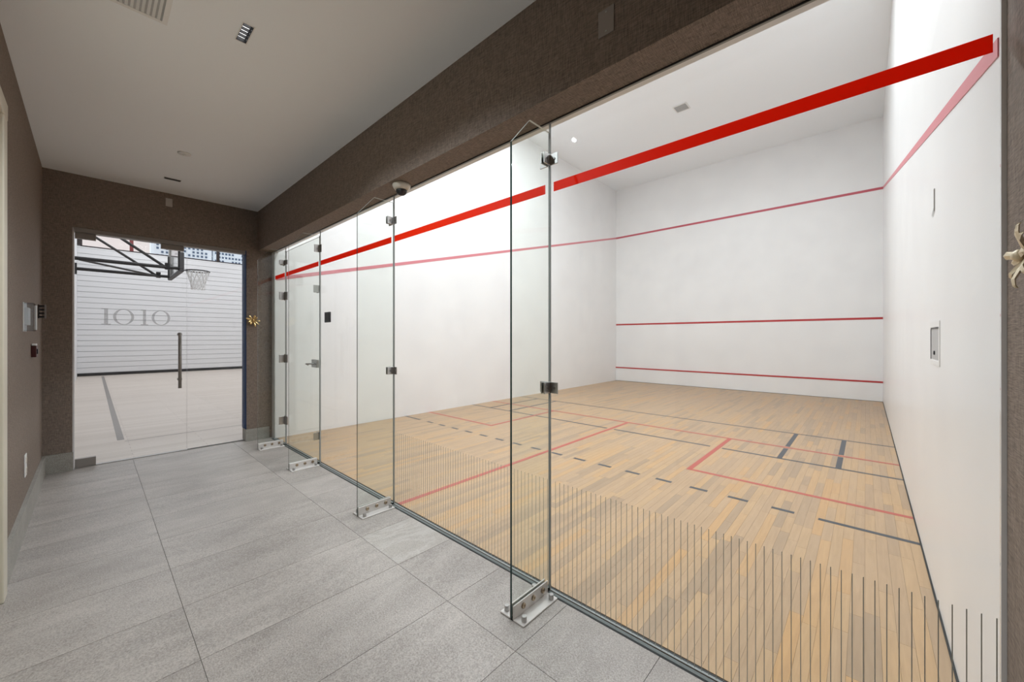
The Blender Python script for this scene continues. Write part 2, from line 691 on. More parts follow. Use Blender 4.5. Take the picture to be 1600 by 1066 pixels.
def slope_line(parent, x0, x1):
    za, zb, hw = 2.245, 4.72, 0.027
    mb = MB()
    pts = []
    for x in (x0, x1):
        for y, z in ((0.02, za), (CD - 0.005, zb)):
            pts += [(x, y, z - hw), (x, y, z + hw)]
    mb.add(pts, [(0, 1, 3, 2), (4, 6, 7, 5), (0, 4, 5, 1), (2, 3, 7, 6), (0, 2, 6, 4), (1, 5, 7, 3)])
    return mb.build('painted_line', 'line_red_glare', parent)


slope_line(wl, 0.0, 0.003)
slope_line(wr, CW - 0.003, CW)

# right court wall: hairline hatch edge
mb = MB()
mb.box((CW - 0.004, 1.405, 2.115), (CW, 1.425, 2.235))
mb.add([(CW - 0.004, 1.425, 2.115), (CW - 0.004, 1.425, 2.135), (CW - 0.004, 1.50, 2.095), (CW - 0.004, 1.50, 2.110)],
       [(0, 1, 3, 2)])
mb.build('hatch_edge', 'grey_plate', wr)

# ---- corridor shell
struct(box('wall_left', (XE - 0.3, LY - 0.1, 0), (XR + 0.1, LY, KH), 'wallcovering'), 'taupe woven wall of the corridor', 'wall')
DY0, DY1, DZ = -1.876, -0.309, 2.60
ew = MB()
ew.box((XE - 0.20, LY, 0), (XE, DY0, KH))
ew.box((XE - 0.20, DY1, 0), (XE, -0.004, KH))
ew.box((XE - 0.20, DY0, DZ), (XE, DY1, KH))
struct(ew.build('wall_end', 'wallcovering'), 'dark brown woven end wall around the gym door', 'wall')
struct(box('wall_near', (XR, LY, 0), (XR + 0.1, -0.006, KH), 'wallcovering'), 'brown woven wall at right picture edge', 'wall')
hd = struct(box('wall_header', (XE + 0.0005, HY, HB), (XR, -0.008, KH), 'wallcovering'), 'brown woven header over the glass wall', 'wall')
CANS = [3.487, 4.22]                    # recessed downlights cut into the ceiling
CX, CY0, CY1 = 0.087, -1.166, -1.116
cm = MB()
cuts = [XE - 0.1] + [v for c in CANS for v in (c - CX, c + CX)] + [XR + 0.1]
for i in range(0, len(cuts), 2):
    cm.box((cuts[i], LY, KH), (cuts[i + 1], 0.0, KH + 0.1))
for c in CANS:
    cm.box((c - CX, LY, KH), (c + CX, CY0, KH + 0.1)).box((c - CX, CY1, KH), (c + CX, 0.0, KH + 0.1)).box((c - CX, CY0, KH + 0.03), (c + CX, CY1, KH + 0.1))
struct(cm.build('ceiling', 'ceiling_paint'), 'pale grey ceiling of the corridor', 'ceiling')
struct(box('trim_3', (0.0, -0.0075, HB - 0.004), (CW, 0.0115, HB + 0.02), 'black'), 'black gasket between header and glass', 'trim')
struct(MB().box((0, -0.037, -0.02), (CW, -0.029, 0.001), 0).box((0, -0.029, -0.02), (CW, -0.010, 0.003), 1).box((0, 0.010, -0.02), (CW, 0.021, 0.003), 0)
       .build('trim_4', ['rubber', 'channel_grey']), 'dark floor channel that holds the glass wall', 'trim')
SK = 0.195
struct(box('baseboard_left', (XE, LY, 0), (2.62, LY + 0.022, SK), 'stone_skirting'), 'grey stone skirting along the left wall', 'baseboard')
struct(box('baseboard_end', (XE, LY + 0.022, 0), (XE + 0.02, DY0 + 0.006, SK), 'stone_skirting'), 'short stone skirting left of the gym door', 'baseboard')
struct(MB().box((XE, DY1 - 0.012, 0), (XE + 0.02, -0.04, 0.16)).box((XE - 0.12, DY1 - 0.012, 0), (XE, DY1, 0.16))
       .build('baseboard_corner', 'stone_skirting'), 'short stone skirting right of the gym door', 'baseboard')
struct(box('trim_5', (XE - 0.20, DY1 - 0.006, 0.16), (XE - 0.004, DY1, DZ), 'blue_trim'), 'blue lining on right jamb of the gym door', 'trim')
struct(box('trim_6', (XE - 0.20, DY0, 0.0), (XE - 0.03, DY0 + 0.012, DZ), 'casing_white'), 'white lining on left jamb of the gym door', 'trim')
struct(box('trim_7', (XE - 0.11, DY0 + 0.012, DZ - 0.045), (XE - 0.02, DY1 - 0.006, DZ), 'grey_bronze'), 'bronze head rail over the gym door', 'trim')
struct(box('trim_8', (XE - 0.10, DY0 + 0.012, 0.0002), (XE - 0.062, DY1 - 0.013, 0.006), 'steel'), 'steel threshold under the gym door', 'trim')

# side door at the left edge; unseen double width added to bounce court light
d2 = struct(box('door_2', (2.75, LY + 0.001, 0.004), (4.648, LY + 0.014, 2.60), 'cream_paint'), 'cream door in the left corridor wall, unseen double leaves added to bounce light', 'door')
MB().box((3.697, LY + 0.014, 0.004), (3.703, LY + 0.0145, 2.60)).build('meeting_gap', 'charcoal', d2)
for sx_ in (-1, 1):
    hx = 3.70 + sx_ * 0.07
    MB().tube((hx, LY + 0.014, 1.02), (hx, LY + 0.055, 1.02), 0.010).tube((hx, LY + 0.053, 1.02), (hx + sx_ * 0.11, LY + 0.053, 1.02), 0.008) \
        .bbox((hx - 0.02, LY + 0.0141, 0.94), (hx + 0.02, LY + 0.020, 1.10), 0.002).build('handle', 'steel', d2)
MB().bbox((2.635, LY + 0.001, 0), (2.75, LY + 0.030, 2.67), 0.006).build('casing', 'cream_paint', d2)
MB().bbox((4.65, LY + 0.001, 0), (4.765, LY + 0.030, 2.67), 0.006).build('casing', 'cream_paint', d2)
MB().bbox((2.635, LY + 0.001, 2.60), (4.765, LY + 0.032, 2.69), 0.006).build('casing_head', 'cream_paint', d2)
MB().box((2.620, LY + 0.001, 0), (2.635, LY + 0.026, 2.66)).build('casing_edge', 'casing_white', d2)


# ================================================================== GLASS WALL OF THE COURT
GT = 0.012


def pane(x0, x1, z0=0.006, z1=2.612, mats=('glass', 'glass_joint'), y0=-GT / 2):
    mb = MB()
    mb.prism([(x0, y0, z0), (x1, y0, z0), (x1, y0, z1), (x0, y0, z1)], (0, GT, 0), 0, [1, 0 if x1 > CW - 0.01 else 1, 1, 1])
    return mb, list(mats)


def tape(root, x0, x1):
    MB().box((x0, -GT / 2 - 0.0012, 2.222), (x1, -GT / 2 - 0.0002, 2.274)).build('line_tape', 'tape_red', root)


sm = MB().box((-0.0013, -GT / 2 - 0.0010, 0.012), (0.0013, -GT / 2 - 0.0002, 0.618)).mesh('warning_stripe', 'stripe_grey')
panels = [
    (0.003, FINS[0] - 0.004, 0.06, 0.445, False, 'narrow clear glass panel beside the end wall, hinge side of court door'),
    (FINS[1] + 0.004, FINS[2] - 0.003, 1.63, 3.135, False, 'clear glass wall panel with black reader plate, right of the court door'),
    (FINS[2] + 0.003, FINS[3] - 0.003, 3.185, 4.787, True, 'clear glass wall panel with fine stripes, left of nearest fin'),
    (FINS[3] + 0.003, CW - 0.001, 4.845, 6.385, True, 'clear glass wall panel with fine stripes, nearest the right court wall'),
]
for (x0, x1, t0, t1, st, lab) in panels:
    r = thing('glass_screen', ((x0 + x1) / 2, 0, 0), lab, 'glass screen', 'screens of the court glass wall')
    mb, ms = pane(x0, x1)
    mb.build('pane', ms, r)
    tape(r, t0, t1)
    if st:
        k = 0
        while True:
            x = 6.392 - 0.0279 * k
            k += 1
            if x < x0 + 0.012:
                break
            if x > x1 - 0.004:
                continue
            link('warning_stripe', sm, r, (x, 0, 0))

# reader plate on the second panel
rp = thing('reader_plate', (1.80, -GT / 2, 1.63), 'small black reader plate on the glass right of the court door', 'reader')
MB().bbox((1.765, -GT / 2 - 0.014, 1.578), (1.905, -GT / 2 - 0.0005, 1.690), 0.003).build('body', 'charcoal', rp)
MB().box((1.780, -GT / 2 - 0.0150, 1.594), (1.890, -GT / 2 - 0.0138, 1.674)).build('face', 'black', rp)


def angle_clip(root, fx, z, side, name, w=0.055, h=0.062, t=0.007, mat='steel', legfin=0.062):
    """right-angle steel clamp joining fin and panel; side=+1 right of the fin"""
    mb = MB()
    s = side
    x_in = fx + s * 0.0065
    mb.bbox((x_in, -GT / 2 - 0.001, z - h / 2), (x_in + s * t, -GT / 2 - legfin, z + h / 2), 0.0015, 1)
    mb.bbox((x_in, -GT / 2 - 0.0013, z - h / 2), (x_in + s * w, -GT / 2 - 0.0013 - t, z + h / 2), 0.0015, 1)
    c = mb.build(name, mat, root)
    for q in (0,):
        MB().tube((fx + s * 0.0135, -GT / 2 - 0.036, z), (fx + s * 0.018, -GT / 2 - 0.036, z), 0.007, 10).build('screw', 'steel_dark', c)
        MB().tube((x_in + s * w * 0.58, -GT / 2 - 0.0083, z), (x_in + s * w * 0.58, -GT / 2 - 0.013, z), 0.007, 10).build('screw', 'steel_dark', c)
    return c


FW = 0.322
fin_lab = ['glass fin farthest away, beside the end wall at the hinge side of the court door',
           'second glass fin from the end wall, at the latch side of the court door',
           'third glass fin from the end wall, beside the red half-court line',
           'nearest glass fin, standing on a large steel shoe near picture centre']
for fi, fx in enumerate(FINS):
    r = thing('glass_fin', (fx, -FW / 2, 0), fin_lab[fi], 'glass fin', 'fins bracing the glass wall')
    y0, y1 = -GT / 2 - 0.001, -FW
    hw = 0.006
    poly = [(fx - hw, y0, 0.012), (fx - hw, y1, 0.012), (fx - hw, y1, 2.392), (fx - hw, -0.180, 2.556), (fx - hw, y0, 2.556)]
    MB().prism(poly, (2 * hw, 0, 0), 0, [1, 1, 2, 2, 3]).build('pane', ['fin_glass', 'glass_edge', 'glass_edge_lit', 'glass_joint'], r)
    # shoe: a steel angle on each side of the fin, bolted through and to the floor
    for s in (-1, 1):
        xi = fx + s * (hw + 0.0005)
        mb = MB()
        mb.bbox((xi, -0.037, 0.0005), (xi + s * 0.073, -FW + 0.003, 0.009), 0.002, 1)
        mb.bbox((xi, -0.037, 0.0005), (xi + s * 0.008, -FW + 0.003, 0.074), 0.002, 1)
        a = mb.build('shoe_angle', 'shoe_metal', r)
        for y in (-0.245, -0.165, -0.085):
            MB().lathe((xi + s * 0.008, y, 0.043), (s, 0, 0), [(0.0145, 0), (0.0145, 0.004), (0.0125, 0.007), (0.006, 0.0075), (0.004, 0.004), (0.0, 0.004)], 14).build('through_bolt', 'brass_bolt', a)
        for y in (-0.290, -0.068):
            MB().lathe((xi + s * 0.052, y, 0.009), (0, 0, 1), [(0.0135, 0), (0.0135, 0.024), (0.012, 0.026), (0.0, 0.026)], 14).build('floor_bolt', 'steel', a)
    MB().box((fx - hw, y0, 0.0005), (fx + hw, -FW + 0.004, 0.012)).build('setting_block', 'rubber', r)
    if fi >= 2:
        for z in (2.40, 1.135):
            angle_clip(r, fx, z, 1, 'clamp')
            angle_clip(r, fx, z, -1, 'clamp')
    elif fi == 1:
        for z in (2.41, 1.96, 0.31):
            angle_clip(r, fx, z, 1 if z > 2.2 else -1, 'clamp', 0.06, 0.085)
    else:
        angle_clip(r, fx, 2.40, -1, 'clamp', 0.06, 0.07)

# court door between the first and second fin
dr = thing('glass_door', ((FINS[0] + FINS[1]) / 2, 0, 0), 'frameless glass court door with steel hinges and lever lock, between two fins', 'door')
mb, ms = pane(FINS[0] + 0.012, FINS[1] - 0.012, 0.012, 2.55)
mb.build('pane', ms, dr)
tape(dr, FINS[0] + 0.03, FINS[1] - 0.03)
for z in (2.40, 1.96, 1.14, 0.33):
    h = 0.058 if z > 2.2 else 0.105
    mb = MB()
    mb.bbox((FINS[0] + 0.007, -GT / 2 - 0.001, z - h / 2), (FINS[0] + 0.105, -GT / 2 - 0.013, z + h / 2), 0.002, 1)
    mb.bbox((FINS[0] + 0.0075, -GT / 2 - 0.013, z - h / 2), (FINS[0] + 0.018, -0.085, z + h / 2), 0.002, 1)
    hg = mb.build('hinge', 'steel', dr)
    MB().tube((FINS[0] + 0.024, -0.020, z - h / 2 - 0.004), (FINS[0] + 0.024, -0.020, z + h / 2 + 0.004), 0.007).build('knuckle', 'steel_dark', hg)
lk = MB().bbox((FINS[1] - 0.165, -0.034, 1.075), (FINS[1] - 0.016, -GT / 2 - 0.001, 1.165), 0.003).build('lock', 'steel', dr)
mb = MB()
mb.tube((FINS[1] - 0.10, -0.034, 1.118), (FINS[1] - 0.10, -0.075, 1.118), 0.010)
mb.tube((FINS[1] - 0.095, -0.072, 1.118), (FINS[1] - 0.215, -0.072, 1.112), 0.008)
mb.tube((FINS[1] - 0.215, -0.072, 1.112), (FINS[1] - 0.222, -0.045, 1.098), 0.008)
mb.build('lever', 'steel_dark', lk)
MB().tube((FINS[1] - 0.045, -0.034, 1.12), (FINS[1] - 0.045, -0.040, 1.12), 0.012).build('cylinder', 'steel_dark', lk)

# ================================================================== THINGS IN THE CORRIDOR
# dome camera under the header
dc = thing('dome_camera', (3.43, -0.09, HB), 'ivory dome security camera under the brown header', 'camera')
MB().lathe((3.43, -0.09, HB - 0.0005), (0, 0, -1), [(0.062, 0), (0.069, 0.004), (0.069, 0.018), (0.060, 0.036), (0.050, 0.048), (0.0, 0.048)], 28).build('housing', 'ivory_plastic', dc, True)
MB().lathe((3.43, -0.09, HB - 0.048), (0, 0, -1), [(0.043, 0), (0.042, 0.012), (0.036, 0.026), (0.023, 0.037), (0.0, 0.042)], 24).build('dome', 'black', dc, True)


def blank_plate(name, c, du, dv, normal, label, mat):
    """flat cover plate with two screws"""
    c, n = Vector(c), Vector(normal)
    u = Vector((0, 0, 1)).cross(n)
    r = thing(name, c, label, 'plate')
    a = c - u * du / 2 - Vector((0, 0, dv / 2)) + n * 0.0005
    e = c + u * du / 2 + Vector((0, 0, dv / 2)) + n * 0.006
    MB().bbox(a, e, 0.0015, 1).build('plate', mat, r)
    for s in (-1, 1):
        p = c + Vector((0, 0, s * dv * 0.36))
        MB().tube(p + n * 0.006, p + n * 0.0075, 0.004, 8).build('screw', 'steel', r)
    return r


blank_plate('cover_plate', (5.264, HY, 2.825), 0.078, 0.118, (0, -1, 0), 'taupe blank cover plate with two screws on the header near the ceiling', 'taupe_plate')
blank_plate('cover_plate', (XE, -1.103, 3.052), 0.062, 0.098, (1, 0, 0), 'grey blank cover plate on the end wall above the gym door', 'pale_plate')

# linear downlights with five lit cells, recessed in the ceiling
for di, c in enumerate(CANS):
    dl = thing('downlight', (c, (CY0 + CY1) / 2, KH + 0.02), ['small black linear downlight with five lit cells in corridor ceiling',
                                                         'linear downlight overhead, mirrored as a small bright mark in the court glass'][di], 'downlight')
    fr = MB()
    for (a, e) in (((c - CX - 0.005, CY0 - 0.005), (c + CX + 0.005, CY0)), ((c - CX - 0.005, CY1), (c + CX + 0.005, CY1 + 0.005)),
                   ((c - CX - 0.005, CY0), (c - CX, CY1)), ((c + CX, CY0), (c + CX + 0.005, CY1))):
        fr.box((a[0], a[1], KH - 0.002), (e[0], e[1], KH - 0.0002))
    fr.build('frame', 'white_plastic', dl)
    can = MB()
    can.box((c - CX + 0.0005, CY0 + 0.0005, KH - 0.001), (c + CX - 0.0005, CY0 + 0.002, KH + 0.0295)).box((c - CX + 0.0005, CY1 - 0.002, KH - 0.001), (c + CX - 0.0005, CY1 - 0.0005, KH + 0.0295))
    can.box((c - CX + 0.0005, CY0 + 0.002, KH - 0.001), (c - CX + 0.002, CY1 - 0.002, KH + 0.0295)).box((c + CX - 0.002, CY0 + 0.002, KH - 0.001), (c + CX - 0.0005, CY1 - 0.002, KH + 0.0295))
    can.box((c - CX + 0.002, CY0 + 0.002, KH + 0.028), (c + CX - 0.002, CY1 - 0.002, KH + 0.0295))
    can.build('baffle', 'black', dl)
    for k in range(5):
        x = c - 0.068 + k * 0.034
        MB().box((x - 0.011, CY0 + 0.008, KH + 0.020), (x + 0.011, CY1 - 0.008, KH + 0.0275)).build('lens', 'lamp_lens', dl)
        if k:
            MB().box((x - 0.0185, CY0 + 0.002, KH + 0.004), (x - 0.016, CY1 - 0.002, KH + 0.028)).build('cell_divider', 'black', dl)
    sp = bpy.data.lights.new('downlight_lamp', 'SPOT')
    sp.energy = 74.0
    sp.color = (0.87, 0.95, 1.0)
    sp.spot_size = math.radians(140)
    sp.spot_blend = 0.8
    sp.shadow_soft_size = 0.012
    so = bpy.data.objects.new('downlight_lamp', sp)
    COL.objects.link(so)
    so.location = (c, (CY0 + CY1) / 2, KH - 0.003)
# slot light farther down the corridor
sl = thing('slot_light', (0.48, -1.133, KH), 'narrow dark slot light in corridor ceiling near the end wall', 'slot light')
MB().box((0.455, -1.203, KH - 0.004), (0.505, -1.063, KH - 0.0002)).build('frame', 'grey_plate', sl)
MB().box((0.462, -1.197, KH - 0.0075), (0.498, -1.069, KH - 0.004)).build('baffle', 'black', sl)
# sprinkler cover / detector disc
sd = thing('ceiling_detector', (1.352, -1.141, KH), 'small white round detector disc on corridor ceiling', 'detector')
MB().lathe((1.352, -1.141, KH - 0.0002), (0, 0, -1), [(0.050, 0), (0.050, 0.006), (0.046, 0.010), (0.0, 0.013)], 28).build('cover', 'white_plastic', sd, True)
MB().lathe((1.352, -1.141, KH - 0.011), (0, 0, -1), [(0.016, 0), (0.014, 0.008), (0.0, 0.010)], 16).build('sensor', 'white_plastic', sd, True)

# return-air grille at the top left
ag = thing('air_grille', (3.54, -1.75, KH), 'white louvred air grille in corridor ceiling at top left', 'grille')
gx0, gx1, gy0, gy1 = 3.238, 3.84, -2.05, -1.452
fr = MB()
fr.box((gx0, gy0, KH - 0.006), (gx0 + 0.022, gy1, KH - 0.0003)).box((gx1 - 0.022, gy0, KH - 0.006), (gx1, gy1, KH - 0.0003))
fr.box((gx0 + 0.022, gy0, KH - 0.006), (gx1 - 0.022, gy0 + 0.022, KH - 0.0003)).box((gx0 + 0.022, gy1 - 0.022, KH - 0.006), (gx1 - 0.022, gy1, KH - 0.0003))
fr.build('frame', 'white_plastic', ag)
MB().box((gx0 + 0.022, gy0 + 0.022, KH - 0.0012), (gx1 - 0.022, gy1 - 0.022, KH - 0.0003)).build('backing', 'vent_grey', ag)
y = gy0 + 0.034
lm = MB().add([(gx0 + 0.022, -0.004, KH - 0.0015), (gx1 - 0.022, -0.004, KH - 0.0015), (gx1 - 0.022, 0.008, KH - 0.005), (gx0 + 0.022, 0.008, KH - 0.005),
               (gx0 + 0.022, -0.004, KH - 0.0025), (gx1 - 0.022, -0.004, KH - 0.0025), (gx1 - 0.022, 0.008, KH - 0.006), (gx0 + 0.022, 0.008, KH - 0.006)],
              [(0, 3, 2, 1), (4, 5, 6, 7), (0, 1, 5, 4), (1, 2, 6, 5), (2, 3, 7, 6), (3, 0, 4, 7)]).mesh('louvre', 'white_plastic')
while y < gy1 - 0.03:
    link('louvre', lm, ag, (0, y, 0))
    y += 0.021

# clear cover box over a thermostat, left wall
tc_ = thing('thermostat_guard', (1.455, LY, 1.565), 'clear plastic guard box over a white thermostat on the left wall', 'thermostat')
g0, g1, gz0, gz1 = 1.36, 1.55, 1.462, 1.672
hb_ = MB()
t = 0.004
hb_.bbox((g0, LY + 0.046, gz0), (g1, LY + 0.050, gz1), 0.0015, 1)
hb_.box((g0, LY + 0.006, gz0), (g0 + t, LY + 0.046, gz1)).box((g1 - t, LY + 0.006, gz0), (g1, LY + 0.046, gz1))
hb_.box((g0 + t, LY + 0.006, gz0), (g1 - t, LY + 0.046, gz0 + t)).box((g0 + t, LY + 0.006, gz1 - t), (g1 - t, LY + 0.046, gz1))
hb_.build('cover', 'plastic_clear', tc_)
MB().bbox((g0 - 0.004, LY + 0.0005, gz0 - 0.004), (g1 + 0.004, LY + 0.006, gz1 + 0.004), 0.0015, 1).build('back_ring', 'white_plastic', tc_)
MB().bbox((g0 + 0.035, LY + 0.006, gz0 + 0.045), (g1 - 0.035, LY + 0.026, gz1 - 0.035), 0.003).build('thermostat', 'white_plastic', tc_)
MB().bbox((g0, LY + 0.050, gz0 + 0.01), (g0 + 0.02, LY + 0.056, gz1 - 0.01), 0.002).build('rim', 'white_plastic', tc_)

# louvred wall unit at the corner
lv = thing('louvred_unit', (0.34, LY, 1.66), 'small black slatted wall unit in the corner beside the thermostat guard', 'wall unit')
MB().box((0.295, LY + 0.0005, 1.597), (0.375, LY + 0.008, 1.727)).build('back_plate', 'black', lv)
MB().box((0.295, LY + 0.040, 1.597), (0.305, LY + 0.048, 1.727)).box((0.365, LY + 0.040, 1.597), (0.375, LY + 0.048, 1.727)).build('rail', 'grey_bronze', lv)
for k in range(4):
    z = 1.602 + k * 0.034
    MB().box((0.295, LY + 0.008, z), (0.375, LY + 0.040, z + 0.017)).build('slat', 'black', lv)

# dark red call point
cp = thing('call_point', (0.93, LY, 1.305), 'dark red call point on the left wall below the thermostat guard', 'call point')
MB().bbox((0.87, LY + 0.0005, 1.248), (0.985, LY + 0.030, 1.345), 0.004).build('body', 'dark_red', cp)
MB().bbox((0.875, LY + 0.004, 1.3455), (0.98, LY + 0.028, 1.362), 0.003).build('top_bar', 'white_plastic', cp)
MB().bbox((0.895, LY + 0.030, 1.275), (0.96, LY + 0.036, 1.318), 0.002).build('handle', 'black', cp)

# outlet
ol = thing('wall_outlet', (1.42, LY, 0.445), 'white outlet plate low on the left wall', 'outlet')
MB().bbox((1.368, LY + 0.0005, 0.362), (1.474, LY + 0.007, 0.528), 0.002).build('plate', 'white_plastic', ol)
for z in (0.405, 0.485):
    MB().bbox((1.398, LY + 0.007, z - 0.022), (1.444, LY + 0.010, z + 0.022), 0.003).build('socket', 'ivory_plastic', ol)


# gilt ornaments on the two end walls, beside the glass
def ornament(c, n, label, mat, seed, size):
    rnd = random.Random(seed)
    c, n = Vector(c), Vector(n)
    u = Vector((0, 0, 1)).cross(n)
    r = thing('wall_ornament', c, label, 'ornament', 'gilt ornaments beside the glass wall')
    MB().lathe(c + n * 0.0005, n, [(0.030, 0), (0.030, 0.006), (0.020, 0.014), (0.0, 0.018)], 16).build('boss', 'maroon', r, True)
    N = 9
    for k in range(N):
        a = 2 * PI * k / N + rnd.uniform(-0.2, 0.2)
        ln = size * rnd.uniform(0.72, 1.1)
        w = size * rnd.uniform(0.24, 0.34)
        d = u * math.cos(a) + Vector((0, 0, math.sin(a)))
        sd_ = n.cross(d)
        base = c + n * 0.010 + d * 0.010
        rise = rnd.uniform(0.012, 0.030)
        mb = MB()
        rings = []
        for (tt, ww, hh) in ((0, 0.45, 0.0), (0.35, 0.9, 0.5), (0.7, 1.0, 0.95), (0.92, 0.6, 0.9), (1.0, 0.12, 0.75)):
            p = base + d * ln * tt + n * rise * hh
            th = 0.006 * (1 - 0.5 * tt)
            rings.append([p + sd_ * w * ww * 0.5, p + n * th, p - sd_ * w * ww * 0.5, p - n * th])
        vs = [q for rg in rings for q in rg]
        fs = [(0, 1, 2, 3)]
        for j in range(len(rings) - 1):
            for i in range(4):
                fs.append((j * 4 + i, j * 4 + (i + 1) % 4, j * 4 + 4 + (i + 1) % 4, j * 4 + 4 + i))
        fs.append(tuple(range(len(vs) - 4, len(vs))))
        mb.add(vs, fs).build('petal', mat, r)
    MB().lathe(c + n * 0.018, n, [(0.014, 0), (0.015, 0.008), (0.008, 0.016), (0.0, 0.018)], 12).build('stud', mat, r, True)
    return r


ornament((XE, -0.235, 1.652), (1, 0, 0), 'gilt flower-shaped ornament with maroon centre on the far end wall', 'gold', 3, 0.078)
ornament((XR, -0.245, 1.607), (-1, 0, 0), 'pale gilt branching ornament on the brown wall at right picture edge', 'bone_gold', 11, 0.066)

# ================================================================== THINGS IN THE COURT
# ceiling fixtures that light the court
for (x, y) in COURT_LIGHTS:
    o = thing('court_light', (x, y, CH), 'flush white panel light on the court ceiling behind the header', 'ceiling light', 'court panel lights')
    MB().box((x - 0.61, y - 0.31, CH - 0.030), (x - 0.585, y + 0.31, CH - 0.0005)).box((x + 0.585, y - 0.31, CH - 0.030), (x + 0.61, y + 0.31, CH - 0.0005)) \
        .box((x - 0.585, y - 0.31, CH - 0.030), (x + 0.585, y - 0.285, CH - 0.0005)).box((x - 0.585, y + 0.285, CH - 0.030), (x + 0.585, y + 0.31, CH - 0.0005)).build('frame', 'white_plastic', o)
    MB().box((x - 0.585, y - 0.285, CH - 0.022), (x + 0.585, y + 0.285, CH - 0.0005)).build('diffuser', 'lamp_diffuser', o)
# air vent
cv = thing('ceiling_vent', (3.24, 6.71, CH), 'square grey air vent in the court ceiling', 'vent')
MB().box((3.10, 6.57, CH - 0.004), (3.38, 6.85, CH - 0.0003)).build('backing', 'vent_grey', cv)
MB().box((3.10, 6.57, CH - 0.012), (3.12, 6.85, CH - 0.004)).box((3.36, 6.57, CH - 0.012), (3.38, 6.85, CH - 0.004)) \
    .box((3.12, 6.57, CH - 0.012), (3.36, 6.59, CH - 0.004)).box((3.12, 6.83, CH - 0.012), (3.36, 6.85, CH - 0.004)).build('frame', 'white_plastic', cv)
for k in range(6):
    MB().box((3.12, 6.615 + k * 0.036, CH - 0.011), (3.36, 6.63 + k * 0.036, CH - 0.004)).build('slat', 'vent_grey', cv)

# recessed panel in the right wall
wp = thing('wall_panel', (CW, 1.40, 1.385), 'small white recessed access panel in the right court wall', 'panel')
MB().box((CW - 0.003, 1.205, 1.262), (CW - 0.0003, 1.60, 1.287)).box((CW - 0.003, 1.205, 1.470), (CW - 0.0003, 1.60, 1.500)) \
    .box((CW - 0.003, 1.205, 1.287), (CW - 0.0003, 1.235, 1.470)).box((CW - 0.003, 1.565, 1.287), (CW - 0.0003, 1.60, 1.470)).build('frame', 'white_plastic', wp)
MB().box((CW - 0.0014, 1.240, 1.292), (CW - 0.0003, 1.560, 1.465)).build('cover', 'vent_grey', wp)
MB().box((CW - 0.004, 1.552, 1.290), (CW - 0.0014, 1.560, 1.467)).box((CW - 0.004, 1.24, 1.461), (CW - 0.0014, 1.552, 1.467)).build('shade_strip', 'charcoal', wp)  # dark strips painted as shade along two edges of the recess
MB().bbox((CW - 0.007, 1.39, 1.318), (CW - 0.0014, 1.41, 1.340), 0.002, 1).build('latch', 'charcoal', wp)

# ================================================================== GYM DOOR
GX = XE - 0.07          # plane of the gym glazing
gd = thing('gym_door', (GX, (DY0 - 0.92) / 2, 0), 'frameless glass gym door with 1010 lettering and tall bar handle', 'door')
ya, yb = DY0 + 0.016, -0.930
MB().prism([(GX, ya, 0.012), (GX, yb, 0.012), (GX, yb, 2.548), (GX, ya, 2.548)], (-0.012, 0, 0), 0, 1).build('pane', ['door_glass', 'glass_edge'], gd)
for (y0_, y1_, z0_, z1_) in ((ya, -1.704, 2.488, 2.552), (ya, -1.704, 0.008, 0.098), ):
    MB().bbox((GX - 0.026, y0_, z0_), (GX + 0.014, y1_, z1_), 0.003).build('patch_fitting', 'grey_bronze', gd)
MB().bbox((GX - 0.026, -1.170, 2.494), (GX + 0.014, -0.955, 2.553), 0.003).build('patch_fitting', 'grey_bronze', gd)
MB().tube((GX + 0.055, -1.0, 0.79), (GX + 0.055, -1.0, 1.475), 0.017, 12).build('bar_handle', 'grey_bronze', gd, True)
for z in (0.90, 1.455):
    MB().tube((GX + 0.001, -1.0, z), (GX + 0.055, -1.0, z), 0.022, 12).build('handle_post', 'steel_dark', gd)


def glyph(kind, y0, y1, z0, z1):
    """roman numerals in the plane of the door: a serifed 1 or a modulated 0"""
    mb = MB()
    X = GX + 0.0008
    if kind == '1':
        w = (y1 - y0)
        cy = (y0 + y1) / 2
        mb.box((X, cy - w * 0.20, z0), (X + 0.0006, cy + w * 0.20, z1))
        mb.box((X, y0, z0), (X + 0.0006, cy - w * 0.20, z0 + 0.008)).box((X, cy + w * 0.20, z0), (X + 0.0006, y1, z0 + 0.008))
        mb.box((X, y0, z1 - 0.008), (X + 0.0006, cy - w * 0.20, z1))
    else:
        cy, cz, a, b2 = (y0 + y1) / 2, (z0 + z1) / 2, (y1 - y0) / 2, (z1 - z0) / 2
        N = 40
        vs, fs = [], []
        for k in range(N):
            t = 2 * PI * k / N
            t2 = t + 0.0
            for (aa, bb) in ((a, b2), (a - 0.024, b2 - 0.007)):
                for dx in (0, 0.0006):
                    vs.append((X + dx, cy + aa * math.cos(t2), cz + bb * math.sin(t2)))
        for k in range(N):
            i, j = 4 * k, 4 * ((k + 1) % N)
            fs += [(i, j, j + 2, i + 2), (i + 1, i + 3, j + 3, j + 1), (i, i + 1, j + 1, j), (i + 2, j + 2, j + 3, i + 3)]
        mb.add(vs, fs)
    return mb.build('numeral', 'frost', gd)


for kind, y0_, y1_ in (('1', -1.665, -1.590), ('0', -1.572, -1.402), ('1', -1.345, -1.283), ('0', -1.252, -1.085)):
    glyph(kind, y0_, y1_, 1.562, 1.742)

